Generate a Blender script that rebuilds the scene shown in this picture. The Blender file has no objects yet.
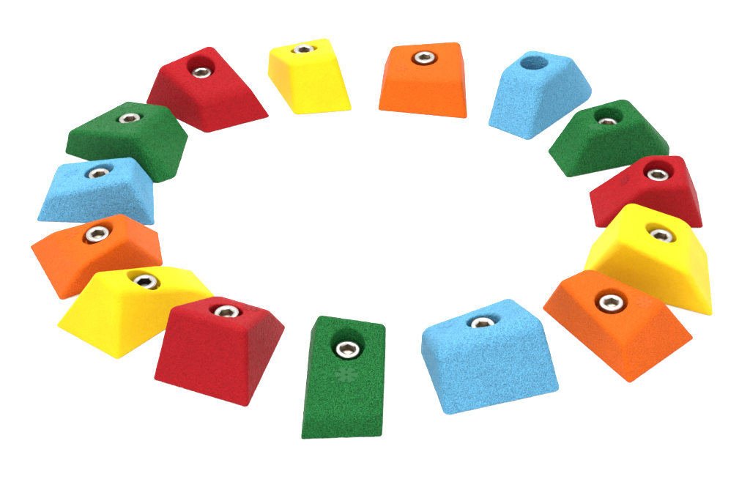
import bpy, math
import numpy as np
from mathutils import Vector

MM = 0.001
scene = bpy.context.scene

# ------------------------------------------------------------------ camera
CAM_ELEV, CAM_DIST = 36.5, 1.21739
cam_data = bpy.data.cameras.new("camera")
cam_data.sensor_width = 36.0
cam_data.lens = 1750.0 / 750.0 * 36.0
cam_data.clip_start, cam_data.clip_end = 0.02, 100.0
camera = bpy.data.objects.new("camera", cam_data)
scene.collection.objects.link(camera)
camera.location = (0, -CAM_DIST * math.cos(math.radians(CAM_ELEV)), CAM_DIST * math.sin(math.radians(CAM_ELEV)))
camera.rotation_euler = (math.radians(90 - CAM_ELEV), 0, 0)
scene.camera = camera

# ------------------------------------------------------------------ studio light: a white tent, an overhead softbox and an added front fill
world = bpy.data.worlds.new("World")
scene.world = world
world.use_nodes = True
bg = world.node_tree.nodes["Background"]
wn, wl = world.node_tree.nodes, world.node_tree.links
w_tc = wn.new("ShaderNodeTexCoord")
w_sep = wn.new("ShaderNodeSeparateXYZ")
w_map = wn.new("ShaderNodeMapRange")          # the tent is brighter overhead than at its sides
w_map.inputs["From Min"].default_value, w_map.inputs["From Max"].default_value = 0.0, 1.0
w_map.inputs["To Min"].default_value, w_map.inputs["To Max"].default_value = 1.05, 2.0
wl.new(w_tc.outputs["Generated"], w_sep.inputs[0])
wl.new(w_sep.outputs["Z"], w_map.inputs["Value"])
bg.inputs["Color"].default_value = (1.0, 1.0, 1.0, 1)
wl.new(w_map.outputs[0], bg.inputs["Strength"])


def softbox(name, loc, aim, size, watts, col=(1, 1, 1)):
    d = bpy.data.lights.new(name, 'AREA')
    d.shape = 'RECTANGLE'
    d.size, d.size_y = size
    d.energy, d.color = watts, col
    o = bpy.data.objects.new(name, d)
    scene.collection.objects.link(o)
    o.location = loc
    o.rotation_euler = (Vector(aim) - Vector(loc)).to_track_quat('-Z', 'Y').to_euler()
    return o


softbox("softbox_overhead", (-0.15, 0.25, 1.30), (0, 0, 0), (1.3, 1.0), 37)
softbox("added_front_fill", (-0.2, -1.7, 0.80), (0, 0, 0), (1.5, 0.9), 12)  # unseen fill lamp, added low in front to lift the front faces

scene.view_settings.view_transform = 'Standard'
scene.view_settings.look = 'None'
scene.view_settings.exposure = 0.0
scene.view_settings.gamma = 1.0
try:
    scene.cycles.use_denoising = True
    scene.cycles.max_bounces = 8
    scene.cycles.diffuse_bounces = 6
except Exception:
    pass


# ------------------------------------------------------------------ materials
def new_mat(name):
    m = bpy.data.materials.new(name)
    m.use_nodes = True
    nt = m.node_tree
    return m, nt, nt.nodes["Principled BSDF"]


def foam_material(name, col, grain, rough=0.62, pores=0.5):
    """dense cast resin with a fine sandy grain and small open pores"""
    m, nt, p = new_mat(name)
    N, L = nt.nodes, nt.links
    tc = N.new("ShaderNodeTexCoord")
    info = N.new("ShaderNodeObjectInfo")
    add = N.new("ShaderNodeVectorMath"); add.operation = 'ADD'
    mul = N.new("ShaderNodeMath"); mul.operation = 'MULTIPLY'; mul.inputs[1].default_value = 3.0
    L.new(info.outputs["Random"], mul.inputs[0])
    L.new(tc.outputs["Object"], add.inputs[0]); L.new(mul.outputs[0], add.inputs[1])
    fine = N.new("ShaderNodeTexNoise"); fine.inputs["Scale"].default_value = 900; fine.inputs["Detail"].default_value = 3
    fine.inputs["Roughness"].default_value = 0.65
    L.new(add.outputs[0], fine.inputs["Vector"])
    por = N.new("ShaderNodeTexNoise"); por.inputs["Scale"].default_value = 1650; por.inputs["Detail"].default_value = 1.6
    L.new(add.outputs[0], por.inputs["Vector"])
    ramp = N.new("ShaderNodeMapRange"); ramp.inputs["From Min"].default_value = 0.33; ramp.inputs["From Max"].default_value = 0.47
    L.new(por.outputs["Fac"], ramp.inputs["Value"])
    mx = N.new("ShaderNodeMath"); mx.operation = 'MULTIPLY_ADD'; mx.inputs[1].default_value = pores
    L.new(ramp.outputs[0], mx.inputs[0]); L.new(fine.outputs["Fac"], mx.inputs[2])
    b = N.new("ShaderNodeBump"); b.inputs["Strength"].default_value = grain; b.inputs["Distance"].default_value = 0.0012
    L.new(mx.outputs[0], b.inputs["Height"]); L.new(b.outputs[0], p.inputs["Normal"])
    # pigment: slow, slight drift in the colour of the cast resin; the speckle paints pore shade into the colour
    big = N.new("ShaderNodeTexNoise"); big.inputs["Scale"].default_value = 28; big.inputs["Detail"].default_value = 4
    L.new(add.outputs[0], big.inputs["Vector"])
    hsv = N.new("ShaderNodeHueSaturation"); hsv.inputs["Color"].default_value = (*col, 1)
    v = N.new("ShaderNodeMapRange"); v.inputs["To Min"].default_value = 0.93; v.inputs["To Max"].default_value = 1.07
    v.inputs["From Min"].default_value = 0.3; v.inputs["From Max"].default_value = 0.7
    L.new(big.outputs["Fac"], v.inputs["Value"]); 
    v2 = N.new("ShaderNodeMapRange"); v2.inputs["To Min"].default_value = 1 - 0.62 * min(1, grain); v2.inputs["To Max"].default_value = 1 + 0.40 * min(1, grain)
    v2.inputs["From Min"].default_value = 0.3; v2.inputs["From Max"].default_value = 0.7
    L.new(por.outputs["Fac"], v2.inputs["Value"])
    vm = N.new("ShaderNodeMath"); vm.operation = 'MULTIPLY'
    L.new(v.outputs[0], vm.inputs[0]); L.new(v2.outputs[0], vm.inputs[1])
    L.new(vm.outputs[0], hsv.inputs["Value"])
    L.new(hsv.outputs[0], p.inputs["Base Color"])
    p.inputs["Roughness"].default_value = rough
    p.inputs["Specular IOR Level"].default_value = 0.09
    return m


def steel_material(name, col, rough):
    m, nt, p = new_mat(name)
    N, L = nt.nodes, nt.links
    tc = N.new("ShaderNodeTexCoord")
    n = N.new("ShaderNodeTexNoise"); n.inputs["Scale"].default_value = 700; n.inputs["Detail"].default_value = 4
    L.new(tc.outputs["Object"], n.inputs["Vector"])
    r = N.new("ShaderNodeMapRange"); r.inputs["To Min"].default_value = rough - 0.07; r.inputs["To Max"].default_value = rough + 0.10
    L.new(n.outputs["Fac"], r.inputs["Value"]); L.new(r.outputs[0], p.inputs["Roughness"])
    b = N.new("ShaderNodeBump"); b.inputs["Strength"].default_value = 0.15; b.inputs["Distance"].default_value = 0.0002
    L.new(n.outputs["Fac"], b.inputs["Height"]); L.new(b.outputs[0], p.inputs["Normal"])
    info = N.new("ShaderNodeObjectInfo"); hsv = N.new("ShaderNodeHueSaturation")
    hsv.inputs["Color"].default_value = (*col, 1)
    n2 = N.new("ShaderNodeTexNoise"); n2.inputs["Scale"].default_value = 260; n2.inputs["Detail"].default_value = 5
    ad = N.new("ShaderNodeVectorMath"); ad.operation = 'ADD'
    L.new(tc.outputs["Object"], ad.inputs[0]); L.new(info.outputs["Random"], ad.inputs[1]); L.new(ad.outputs[0], n2.inputs["Vector"])
    ma = N.new("ShaderNodeMath"); ma.operation = 'MULTIPLY_ADD'; ma.inputs[1].default_value = 0.22; ma.inputs[2].default_value = 0.66
    mb = N.new("ShaderNodeMath"); mb.operation = 'MULTIPLY_ADD'; mb.inputs[1].default_value = 0.45
    L.new(info.outputs["Random"], ma.inputs[0]); L.new(n2.outputs["Fac"], mb.inputs[0]); L.new(ma.outputs[0], mb.inputs[2])
    L.new(mb.outputs[0], hsv.inputs["Value"]); L.new(hsv.outputs[0], p.inputs["Base Color"])
    p.inputs["Metallic"].default_value = 1.0
    return m


def flat_material(name, col, rough):
    m, nt, p = new_mat(name)
    N, L = nt.nodes, nt.links
    tc = N.new("ShaderNodeTexCoord")
    n = N.new("ShaderNodeTexNoise"); n.inputs["Scale"].default_value = 500
    L.new(tc.outputs["Object"], n.inputs["Vector"])
    b = N.new("ShaderNodeBump"); b.inputs["Strength"].default_value = 0.25; b.inputs["Distance"].default_value = 0.0002
    L.new(n.outputs["Fac"], b.inputs["Height"]); L.new(b.outputs[0], p.inputs["Normal"])
    p.inputs["Base Color"].default_value = (*col, 1)
    p.inputs["Roughness"].default_value = rough
    p.inputs["Specular IOR Level"].default_value = 0.12
    return m


COLS = {   # base colour, grain, emblem colour
    'red':    ((0.220, 0.0021, 0.0048), 0.44, (0.160, 0.002, 0.004)),
    'yellow': ((0.560, 0.355, 0.0035), 0.18, (0.480, 0.310, 0.003)),
    'orange': ((0.440, 0.0660, 0.0010), 0.42, (0.400, 0.057, 0.002)),
    'blue':   ((0.068, 0.232, 0.372), 0.62, (0.050, 0.178, 0.295)),
    'green':  ((0.0066, 0.0960, 0.0195), 0.88, (0.0062, 0.0720, 0.0170)),
}
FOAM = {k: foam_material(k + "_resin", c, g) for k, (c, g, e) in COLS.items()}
EMB = {k: flat_material(k + "_emblem_resin", e, 0.6) for k, (c, g, e) in COLS.items()}
EMB['clear'] = flat_material('pale_green_emblem_resin', (0.0072, 0.074, 0.0185), 0.6)
STEEL = steel_material("stainless_steel", (0.41, 0.395, 0.37), 0.24)
SOCKET = steel_material("socket_steel_shaded", (0.30, 0.255, 0.20), 0.34)  # same steel, with the recess's dark, warm reflections put into its colour

# ------------------------------------------------------------------ the white table they lie on
m_table, nt, p = new_mat("white_table_paint")
tcn = nt.nodes.new("ShaderNodeTexCoord"); nz = nt.nodes.new("ShaderNodeTexNoise")
nz.inputs["Scale"].default_value = 6
mr = nt.nodes.new("ShaderNodeMapRange"); mr.inputs["To Min"].default_value = 0.86; mr.inputs["To Max"].default_value = 0.90
nt.links.new(tcn.outputs["Object"], nz.inputs["Vector"]); nt.links.new(nz.outputs["Fac"], mr.inputs["Value"])
nt.links.new(mr.outputs[0], p.inputs["Base Color"])
p.inputs["Roughness"].default_value = 0.9
p.inputs["Specular IOR Level"].default_value = 0.1
me = bpy.data.meshes.new("tabletop")
S = 4.0
me.from_pydata([(-S, -S, 0), (S, -S, 0), (S, S, 0), (-S, S, 0)], [], [(0, 1, 2, 3)])
me.materials.append(m_table)
table = bpy.data.objects.new("tabletop", me)
scene.collection.objects.link(table)
table["kind"] = "structure"
table["label"] = "plain white surface under the ring of climbing holds"

# ------------------------------------------------------------------ geometry helpers
RNG = np.random.default_rng(11)
LAT = RNG.random((48, 48, 48)).astype(np.float32)


def value_noise(P, size):
    """smooth lattice noise in 0..1 at points P (mm), grain size in mm"""
    q = P / size
    i = np.floor(q).astype(int)
    f = (q - i).astype(np.float32)
    f = f * f * (3 - 2 * f)
    i %= 48
    j = (i + 1) % 48
    out = 0
    for a in (0, 1):
        X = (j if a else i)[..., 0]; wx = f[..., 0] if a else 1 - f[..., 0]
        for b in (0, 1):
            Y = (j if b else i)[..., 1]; wy = f[..., 1] if b else 1 - f[..., 1]
            for c in (0, 1):
                Z = (j if c else i)[..., 2]; wz = f[..., 2] if c else 1 - f[..., 2]
                out = out + LAT[X, Y, Z] * wx * wy * wz
    return out


HOLE_R, THRU_R, HEAD_H = 10.6, 5.6, 10.0


def make_field(spec):
    """signed distance (mm) of a hold: leaning sides, sloping top, soft edges, a bolt hole with a shelf"""
    planes = []
    r_e, r_top = spec.get('r_side', 3.0), spec['r']
    for az, off, lean in spec['sides']:
        a = math.radians(az)
        k = 1 / math.sqrt(1 + lean * lean)
        planes.append((math.cos(a) * k, math.sin(a) * k, lean * k, off * k, r_e))
    h, sa, sb = spec['top']
    k = 1 / math.sqrt(1 + sa * sa + sb * sb)
    planes.append((-sa * k, -sb * k, k, h * k, r_top))
    planes.append((0, 0, -1, 0, 1.0))
    u, v = spec['hole']
    zf = spec['bolt_z'] - HEAD_H
    seed = spec['seed']

    def body(P):
        acc = 0; mx = None
        soft = 0.5 + 0.5 * np.clip(P[..., 2] / h, 0, 1)      # crisp at the foot, worn soft towards the top
        for nx, ny, nz_, o, r in planes:
            if nz_ != -1:
                r = r * soft
            d = P[..., 0] * nx + P[..., 1] * ny + P[..., 2] * nz_ - o
            acc = acc + np.maximum(d / r + 1, 0) ** 2
            dr = d / r
            mx = dr if mx is None else np.maximum(mx, dr)
        f = np.sqrt(acc) - 1
        return np.where(acc > 0, f, mx) * r_e * soft

    def hole(P):
        rho = np.hypot(P[..., 0] - u, P[..., 1] - v)
        shelf = np.maximum(rho - HOLE_R, zf - P[..., 2])
        return np.minimum(shelf, rho - THRU_R)

    def field(P):
        a = body(P); b = -hole(P); r = 1.5
        x = np.maximum(a + r, 0); y = np.maximum(b + r, 0)
        f = np.minimum(np.maximum(a, b), -r) + np.hypot(x, y)
        g = spec['bumps']
        pit = np.maximum(value_noise(P + seed, 1.05) - 0.66, 0) * 4.5 * g
        return f + pit + g * (value_noise(P + seed * 3, 1.4) - 0.5) + 0.5 * g * (value_noise(P + seed * 2, 3.1) - 0.5)

    return field, body, hole


def surface_nets(field, lo, hi, step):
    n = np.ceil((hi - lo) / step).astype(int) + 1
    ax = [lo[i] + step * np.arange(n[i]) for i in range(3)]
    G = np.stack(np.meshgrid(*ax, indexing='ij'), -1)
    F = field(G)
    neg = F < 0
    c = np.zeros(tuple(n - 1), int)
    for a in (0, 1):
        for b in (0, 1):
            for d in (0, 1):
                c += neg[a:n[0] - 1 + a, b:n[1] - 1 + b, d:n[2] - 1 + d]
    act = (c > 0) & (c < 8)
    idx = -np.ones(act.shape, int)
    cells = np.argwhere(act)
    idx[act] = np.arange(len(cells))
    acc = np.zeros((len(cells), 3)); cnt = np.zeros(len(cells))
    corners = [(a, b, d) for a in (0, 1) for b in (0, 1) for d in (0, 1)]
    for A in corners:
        for ax_ in range(3):
            if A[ax_]:
                continue
            B = list(A); B[ax_] = 1
            fa = F[tuple((cells + A).T)]; fb = F[tuple((cells + B).T)]
            m = (fa < 0) != (fb < 0)
            t = np.where(m, fa / np.where(m, fa - fb, 1), 0)
            pos = np.array(A, float)[None, :].repeat(len(cells), 0)
            pos[:, ax_] += t
            acc[m] += pos[m]; cnt[m] += 1
    V = lo + step * (cells + acc / cnt[:, None])
    quads = []
    for ax_ in range(3):
        o1, o2 = [(1, 2), (2, 0), (0, 1)][ax_]
        s0 = [slice(None)] * 3; s1 = [slice(None)] * 3
        s0[ax_] = slice(0, -1); s1[ax_] = slice(1, None)
        a = neg[tuple(s0)]; b = neg[tuple(s1)]
        e = np.argwhere(a != b)
        ok = np.ones(len(e), bool)
        for o in (o1, o2):
            ok &= (e[:, o] > 0) & (e[:, o] < n[o] - 1)
        e = e[ok]
        d1 = np.zeros(3, int); d1[o1] = 1
        d2 = np.zeros(3, int); d2[o2] = 1
        q = np.stack([idx[tuple((e - d1 - d2).T)], idx[tuple((e - d2).T)], idx[tuple(e.T)], idx[tuple((e - d1).T)]], 1)
        inside_first = a[tuple(e.T)]
        q[~inside_first] = q[~inside_first][:, ::-1]
        quads.append(q)
    Q = np.concatenate(quads)
    return V, Q


def gradient(field, P, e=0.15):
    g = np.empty_like(P)
    for k in range(3):
        d = np.zeros(3); d[k] = e
        g[:, k] = (field(P + d) - field(P - d)) / (2 * e)
    return g


def mesh_from(name, V, Q, normals, mat):
    used = np.unique(Q)
    remap = -np.ones(len(V), int); remap[used] = np.arange(len(used))
    me = bpy.data.meshes.new(name)
    me.from_pydata((V[used] * MM).tolist(), [], remap[Q].tolist())
    me.polygons.foreach_set("use_smooth", [True] * len(me.polygons))
    me.normals_split_custom_set_from_vertices(normals[used].tolist())
    me.materials.append(mat)
    me.update()
    return me


def link(name, me, parent=None, loc=(0, 0, 0)):
    o = bpy.data.objects.new(name, me)
    scene.collection.objects.link(o)
    o.parent = parent
    o.location = loc
    return o


def emblem_mesh(centre, normal, radius, turn, mat, squash, body):
    """six-armed splat cast into the face: arms widen outwards, V notches between, a small round hole in the middle"""
    n = Vector(normal).normalized()
    t = Vector((1, 0, 0)); t = (t - n * t.dot(n)).normalized()
    w = n.cross(t)
    outer, inner = [], []
    for k in range(6):
        a = turn + k * math.pi / 3
        for da, rr in ((-0.38, 0.62), (-0.40, 0.90), (-0.28, 1.02), (-0.03, 0.92), (0.22, 0.98), (0.37, 0.92), (0.37, 0.64), (math.pi / 6, 0.47)):
            wob = 1 + 0.05 * math.sin(7.3 * k + 11 * da)
            outer.append((a + da, rr * radius * wob))
            inner.append((a + da, 0.13 * radius))
    m = len(outer)
    vs = []
    for zz in (0.16, -0.9):
        for ring in (outer, inner):
            for ang, r in ring:
                p = Vector(centre) + t * (r * math.cos(ang)) + w * (r * squash * math.sin(ang))
                for _ in range(8):                               # follow the softened face
                    p = p - n * max(-1.0, min(1.0, 0.7 * float(body(np.array([[*p]]))[0])))
                p = p + n * zz
                vs.append((p.x * MM, p.y * MM, p.z * MM))
    fs = []
    for i in range(m):
        j = (i + 1) % m
        fs.append((i, j, m + j, m + i))                          # face
        fs.append((2 * m + j, 2 * m + i, 3 * m + i, 3 * m + j))   # underside
        fs.append((j, i, 2 * m + i, 2 * m + j))
        fs.append((m + i, m + j, 3 * m + j, 3 * m + i))
    me = bpy.data.meshes.new("emblem")
    me.from_pydata(vs, [], fs)
    me.materials.append(mat)
    me.update()
    return me


# ------------------------------------------------------------------ the bolt: head, hex socket, shank
def ring_mesh(name, rings, close_start, close_end, mat, smooth_deg=35):
    n = len(rings[0])
    vs = [(x * MM, y * MM, z * MM) for r in rings for (x, y, z) in r]
    fs = []
    for k in range(len(rings) - 1):
        for i in range(n):
            j = (i + 1) % n
            fs.append((k * n + i, k * n + j, (k + 1) * n + j, (k + 1) * n + i))
    if close_start:
        fs.append(tuple(range(n))[::-1])
    if close_end:
        fs.append(tuple((len(rings) - 1) * n + i for i in range(n)))
    me = bpy.data.meshes.new(name)
    me.from_pydata(vs, [], fs)
    me.polygons.foreach_set("use_smooth", [True] * len(me.polygons))
    me.materials.append(mat)
    me.update()
    me.set_sharp_from_angle(angle=math.radians(smooth_deg))
    return me


NSEG = 96


def circ(r, z):
    return [(r * math.cos(2 * math.pi * i / NSEG), r * math.sin(2 * math.pi * i / NSEG), z) for i in range(NSEG)]


def hexa(r, z):
    """hexagon of across-flats 2r sampled on the same rays"""
    out = []
    for i in range(NSEG):
        a = 2 * math.pi * i / NSEG
        b = (a + math.pi / 6) % (math.pi / 3) - math.pi / 6
        rr = r / math.cos(b)
        out.append((rr * math.cos(a), rr * math.sin(a), z))
    return out


rim = [circ(7.55, -10.0), circ(7.9, -9.7), circ(8.0, -9.3), circ(8.0, -1.5)]
for k in range(1, 7):
    t = k / 6 * math.pi / 2
    rim.append(circ(8.0 - 1.3 * (1 - math.cos(t)), -1.3 + 1.3 * math.sin(t)))
rim += [circ(6.0, 0.0), circ(5.35, -0.02), circ(5.15, -0.08), hexa(4.25, -0.62), hexa(4.1, -0.8)]
HEAD_ME = ring_mesh("bolt_head", rim, True, False, STEEL)
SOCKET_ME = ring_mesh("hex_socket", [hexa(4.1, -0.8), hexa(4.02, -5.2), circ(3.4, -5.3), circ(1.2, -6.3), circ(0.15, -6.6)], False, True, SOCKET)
SHANK_ME = ring_mesh("shank", [circ(4.3, -22.0), circ(4.9, -21.4), circ(4.9, -10.0)], True, True, STEEL)


DARK_SOCKET_ME = SOCKET_ME.copy()
DARK_SOCKET_ME.materials[0] = steel_material("blackened_socket_steel", (0.07, 0.06, 0.05), 0.45)


def make_bolt(x, y, z, turn, label, dark=False):
    b = bpy.data.objects.new("socket_head_bolt", None)
    scene.collection.objects.link(b)
    b.empty_display_size = 0.01
    b.location = (x * MM, y * MM, z * MM)
    wob = math.radians(2.5)
    b.rotation_euler = (wob * math.sin(turn * 3.1 + x), wob * math.cos(turn * 1.7 + y), math.radians(turn))
    b["label"], b["category"] = label, "bolt"
    b["group"] = "steel hex socket bolts in the climbing holds"
    link("bolt_head", HEAD_ME, b)
    link("hex_socket", DARK_SOCKET_ME if dark else SOCKET_ME, b)
    link("shank", SHANK_ME, b)
    return b


def make_hold(spec):
    col = spec['colour']
    spec['seed'] = spec['index'] * 7.37
    spec['bumps'] = {'red': 0.18, 'yellow': 0.08, 'orange': 0.15, 'blue': 0.30, 'green': 0.32}[col]
    field, body, hole = make_field(spec)
    # extent of the hold
    ext = max(s[1] for s in spec['sides']) * 1.6 + 12
    xs = np.arange(-ext, ext, 2.0)
    C = np.stack(np.meshgrid(xs, xs, np.arange(-2, 75, 2.0), indexing='ij'), -1)
    ins = C[body(C) < 1.5]
    lo, hi = ins.min(0) - 3, ins.max(0) + 3
    V, Q = surface_nets(field, lo, hi, STEP)
    for _ in range(2):
        g = gradient(field, V)
        s = np.clip(field(V) / np.maximum((g * g).sum(1), 0.2), -0.3, 0.3)
        V = V - g * s[:, None]
    nrm = gradient(field, V)
    nrm /= np.maximum(np.linalg.norm(nrm, axis=1), 1e-6)[:, None]
    ctr = V[Q].mean(1)
    in_hole = (-hole(ctr) > body(ctr))
    root = bpy.data.objects.new("climbing_hold", None)
    scene.collection.objects.link(root)
    root.empty_display_size = 0.02
    root.location = (spec['at'][0] * MM, spec['at'][1] * MM, 0)
    root["label"], root["category"] = spec['label'], "climbing hold"
    root["group"] = "coloured climbing holds set out in a ring"
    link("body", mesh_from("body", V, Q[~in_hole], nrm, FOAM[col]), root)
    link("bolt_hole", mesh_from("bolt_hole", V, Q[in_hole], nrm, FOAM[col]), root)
    if spec['emblem']:
        c, face, r = spec['emblem']
        h, sa, sb = spec['top']
        if face == 't':
            n = (-sa, -sb, 1)
        else:
            a = math.radians(spec['sides'][face][0]); n = (math.cos(a), math.sin(a), spec['sides'][face][2])
        link("emblem", emblem_mesh(c, n, r, spec.get('emblem_turn', 0.0), EMB[spec.get('emblem_colour', col)], spec.get('squash', 1.0), body), root)
    if spec['bolt']:
        make_bolt(spec['at'][0] + spec['hole'][0], spec['at'][1] + spec['hole'][1], spec['bolt_z'], spec['bolt_turn'], spec['bolt'], spec.get('dark_socket', False))
    return root


STEP = 0.5

# ------------------------------------------------------------------ the fifteen holds (mm, degrees): sides = (facing, offset, lean)
HOLDS = [
    dict(colour='red', label='large red climbing hold behind the green one, its steel bolt sunk deep in the hole',
         at=(-129.66, 187.12), sides=[(296.36, 41.13, 0.396), (30.99, 31.35, 0.441), (127.84, 30.68, 0.349), (229.51, 33.49, 0.126)], top=(34.961, -0.137, 0.312), hole=(-4.116, -2.51), bolt_z=29.123, emblem=None,
         bolt='steel bolt sunk deepest, in the large red hold at the back beside a yellow one', bolt_turn=15, r=5.5, r_side=5.0),
    dict(colour='yellow', label='yellow climbing hold standing alone at the back between a red and an orange hold',
         at=(-48.83, 206.57), sides=[(278.79, 36.23, 0.402), (11.29, 24.97, 0.226), (106.81, 34.15, 0.036), (201.93, 26.69, 0.064)], top=(35.59, 0.135, -0.262), hole=(-6.642, 7.213), bolt_z=32.487, emblem=None,
         bolt='steel bolt in the yellow hold at the back between red and orange', bolt_turn=0, r=5.0, r_side=6.5),
    dict(colour='orange', label='orange climbing hold at the back between a yellow and a boltless blue one',
         at=(38.34, 208.74), sides=[(259.8, 39.6, 0.444), (359.18, 33.59, 0.165), (93.85, 39.64, 0.62), (175.37, 33.58, 0.248)], top=(27.947, 0.06, 0.067), hole=(0.498, 0.086), bolt_z=28.869, emblem=([-18.14, -12.45, 26.02], 't', 5.2),
         bolt='steel bolt in the orange hold at the back between yellow and blue', bolt_turn=12, r=3.6, r_side=4.8),
    dict(colour='blue', label='blue climbing hold with an empty hole and no bolt',
         at=(131.90, 184.83), sides=[(319.26, 23.06, 0.221), (351.14, 36.3, 0.38), (65.69, 39.6, 0.628), (142.63, 18.72, -0.146), (234.11, 52.56, 0.662)], top=(39.175, 0.069, -0.009), hole=(-9.726, -1.123), bolt_z=20.0, emblem=None,
         bolt=None, bolt_turn=0, r=5.5, r_side=6.5),
    dict(colour='green', label='green climbing hold on the right side behind a red one, beside the boltless blue hold',
         at=(180.76, 120.15), sides=[(289.5, 22.75, 0.077), (350.05, 40.3, 0.571), (20.04, 41.46, 0.827), (110.97, 17.23, 0.11), (197.89, 50.36, 0.569)], top=(36.306, 0.053, 0.078), hole=(-8.84, -7.571), bolt_z=28.546, emblem=([-21.15, -22.52, 33.43], 't', 6.3),
         bolt='steel bolt in the green hold beside the boltless blue hold', bolt_turn=20, r=4.2, r_side=4.8),
    dict(colour='red', label='red climbing hold with a long sloping side, between green and yellow holds on the right',
         at=(193.43, 42.38), sides=[(269.77, 22.58, 0.042), (357.55, 39.21, 0.392), (90.05, 22.57, 0.203), (180.68, 39.16, 0.96)], top=(36.677, 0.024, 0.136), hole=(5.698, -2.642), bolt_z=32.39, emblem=([-16.5, 3.22, 23.64], 3, 4.6),
         bolt='steel bolt in the red hold that has a long slope with a dark emblem', bolt_turn=28, r=4.4, r_side=4.8),
    dict(colour='yellow', label='yellow climbing hold on the right, partly hidden by the orange hold and covering the red',
         at=(185.96, -32.30), sides=[(245.85, 28.44, -0.163), (354.51, 41.73, 0.577), (82.62, 28.57, 0.094), (162.97, 43.48, 0.516)], top=(39.965, -0.345, -0.04), hole=(4.51, -5.098), bolt_z=35.284, emblem=None,
         bolt='steel bolt in the yellow hold between red and orange on the right', bolt_turn=8, r=5.5, r_side=6.5),
    dict(colour='orange', label='orange climbing hold with a broad flat top in front of a yellow hold at right',
         at=(153.73, -91.41), sides=[(313.72, 44.98, 0.472), (53.39, 24.46, 0.461), (121.26, 40.93, 0.448), (212.92, 25.43, 0.049)], top=(32.405, 0.07, 0.183), hole=(-2.682, -9.376), bolt_z=29.664, emblem=([17.92, -12.15, 31.44], 't', 5.5),
         bolt='steel bolt standing in the orange hold at the front right beside the blue hold', bolt_turn=50, r=3.6, r_side=4.8),
    dict(colour='blue', label='large blue climbing hold with a tall grainy front, between green and orange at the front',
         at=(71.79, -130.53), sides=[(287.95, 36.07, 0.593), (20.78, 34.02, 0.069), (117.23, 35.27, 0.059), (192.46, 38.46, -0.019)], top=(35.077, 0.216, -0.337), hole=(-3.474, 8.908), bolt_z=27.188, emblem=([-27.92, 12.63, 24.79], 't', 6.5),
         bolt='steel bolt in the large blue hold at the front beside the green hold', bolt_turn=25, r=9.0, r_side=8.0),
    dict(colour='green', label='tall green climbing hold with a clear star emblem on its sloping front',
         at=(-16.39, -147.15), sides=[(272.78, 49.67, 0.336), (358.43, 22.09, -0.024), (79.36, 49.07, 0.796), (178.3, 27.2, 0.182)], top=(30.837, -0.037, 0.38), hole=(-0.446, 2.343), bolt_z=27.472, emblem=([-1.1, -18.57, 23.82], 't', 7.5),
         bolt='steel bolt above the clear star emblem of the front green hold', bolt_turn=0, r=3.0, r_side=3.5, squash=0.74, emblem_colour="clear"),
    dict(colour='red', label='big red climbing hold at the front left overlapping a yellow hold',
         at=(-95.54, -121.30), sides=[(345.41, 28.54, 0.184), (65.16, 44.84, 0.657), (142.51, 22.79, -0.108), (246.46, 38.0, 0.58)], top=(36.907, -0.162, -0.35), hole=(1.496, 5.288), bolt_z=32.933, emblem=([16.83, 14.73, 29.02], 't', 6),
         bolt='steel bolt in the big red hold at the front left beside the yellow hold', bolt_turn=40, r=4.0, r_side=4.8),
    dict(colour='yellow', label='yellow climbing hold on the left partly covered by the front red hold',
         at=(-153.18, -80.71), sides=[(318.13, 20.83, 0.291), (33.01, 51.95, 1.13), (125.84, 26.74, 0.4), (232.18, 41.39, 0.393)], top=(33.274, -0.441, -0.207), hole=(3.022, 2.575), bolt_z=28.551, emblem=None,
         bolt='dark socketed steel bolt in the left yellow hold behind the front red one', bolt_turn=30, dark_socket=True, r=4.8, r_side=4.8),
    dict(colour='orange', label='orange climbing hold on the left between a blue hold and a yellow one',
         at=(-186.93, -17.76), sides=[(301.06, 26.86, -0.194), (11.28, 40.67, 0.633), (100.89, 27.0, 0.662), (206.2, 41.01, 0.691)], top=(32.003, 0.376, 0.081), hole=(0.443, -9.95), bolt_z=30.582, emblem=([-18.61, -3.05, 24.76], 't', 5.2),
         bolt='steel bolt in the orange hold between blue and yellow on the left', bolt_turn=22, r=4.8, r_side=4.8),
    dict(colour='blue', label='blue climbing hold on the left between green and orange holds, with a shaded front',
         at=(-198.54, 49.09), sides=[(266.74, 23.93, 0.24), (6.92, 39.94, 0.427), (81.8, 34.94, 0.376), (175.76, 40.12, 0.477)], top=(25.486, 0.25, -0.138), hole=(1.71, 6.691), bolt_z=21.803, emblem=([-19.23, 12.03, 19.02], 't', 6),
         bolt='steel bolt in the blue hold on the left between green and orange', bolt_turn=28, r=4.4, r_side=4.8),
    dict(colour='green', label='wide green climbing hold on the left between a large red and a blue one',
         at=(-173.29, 114.43), sides=[(303.23, 41.37, 0.41), (355.05, 30.27, 0.735), (54.36, 39.54, 0.09), (147.11, 50.98, 0.268), (240.92, 27.98, -0.011)], top=(28.704, 0.128, -0.269), hole=(-9.93, 13.403), bolt_z=23.105, emblem=([-15.07, 44.29, 14.86], 't', 6.2),
         bolt='steel bolt in the wide green hold on the left, beside the blue one', bolt_turn=30, r=4.6, r_side=4.8),
]
for i, spec in enumerate(HOLDS):
    spec['index'] = i + 1
    make_hold(spec)
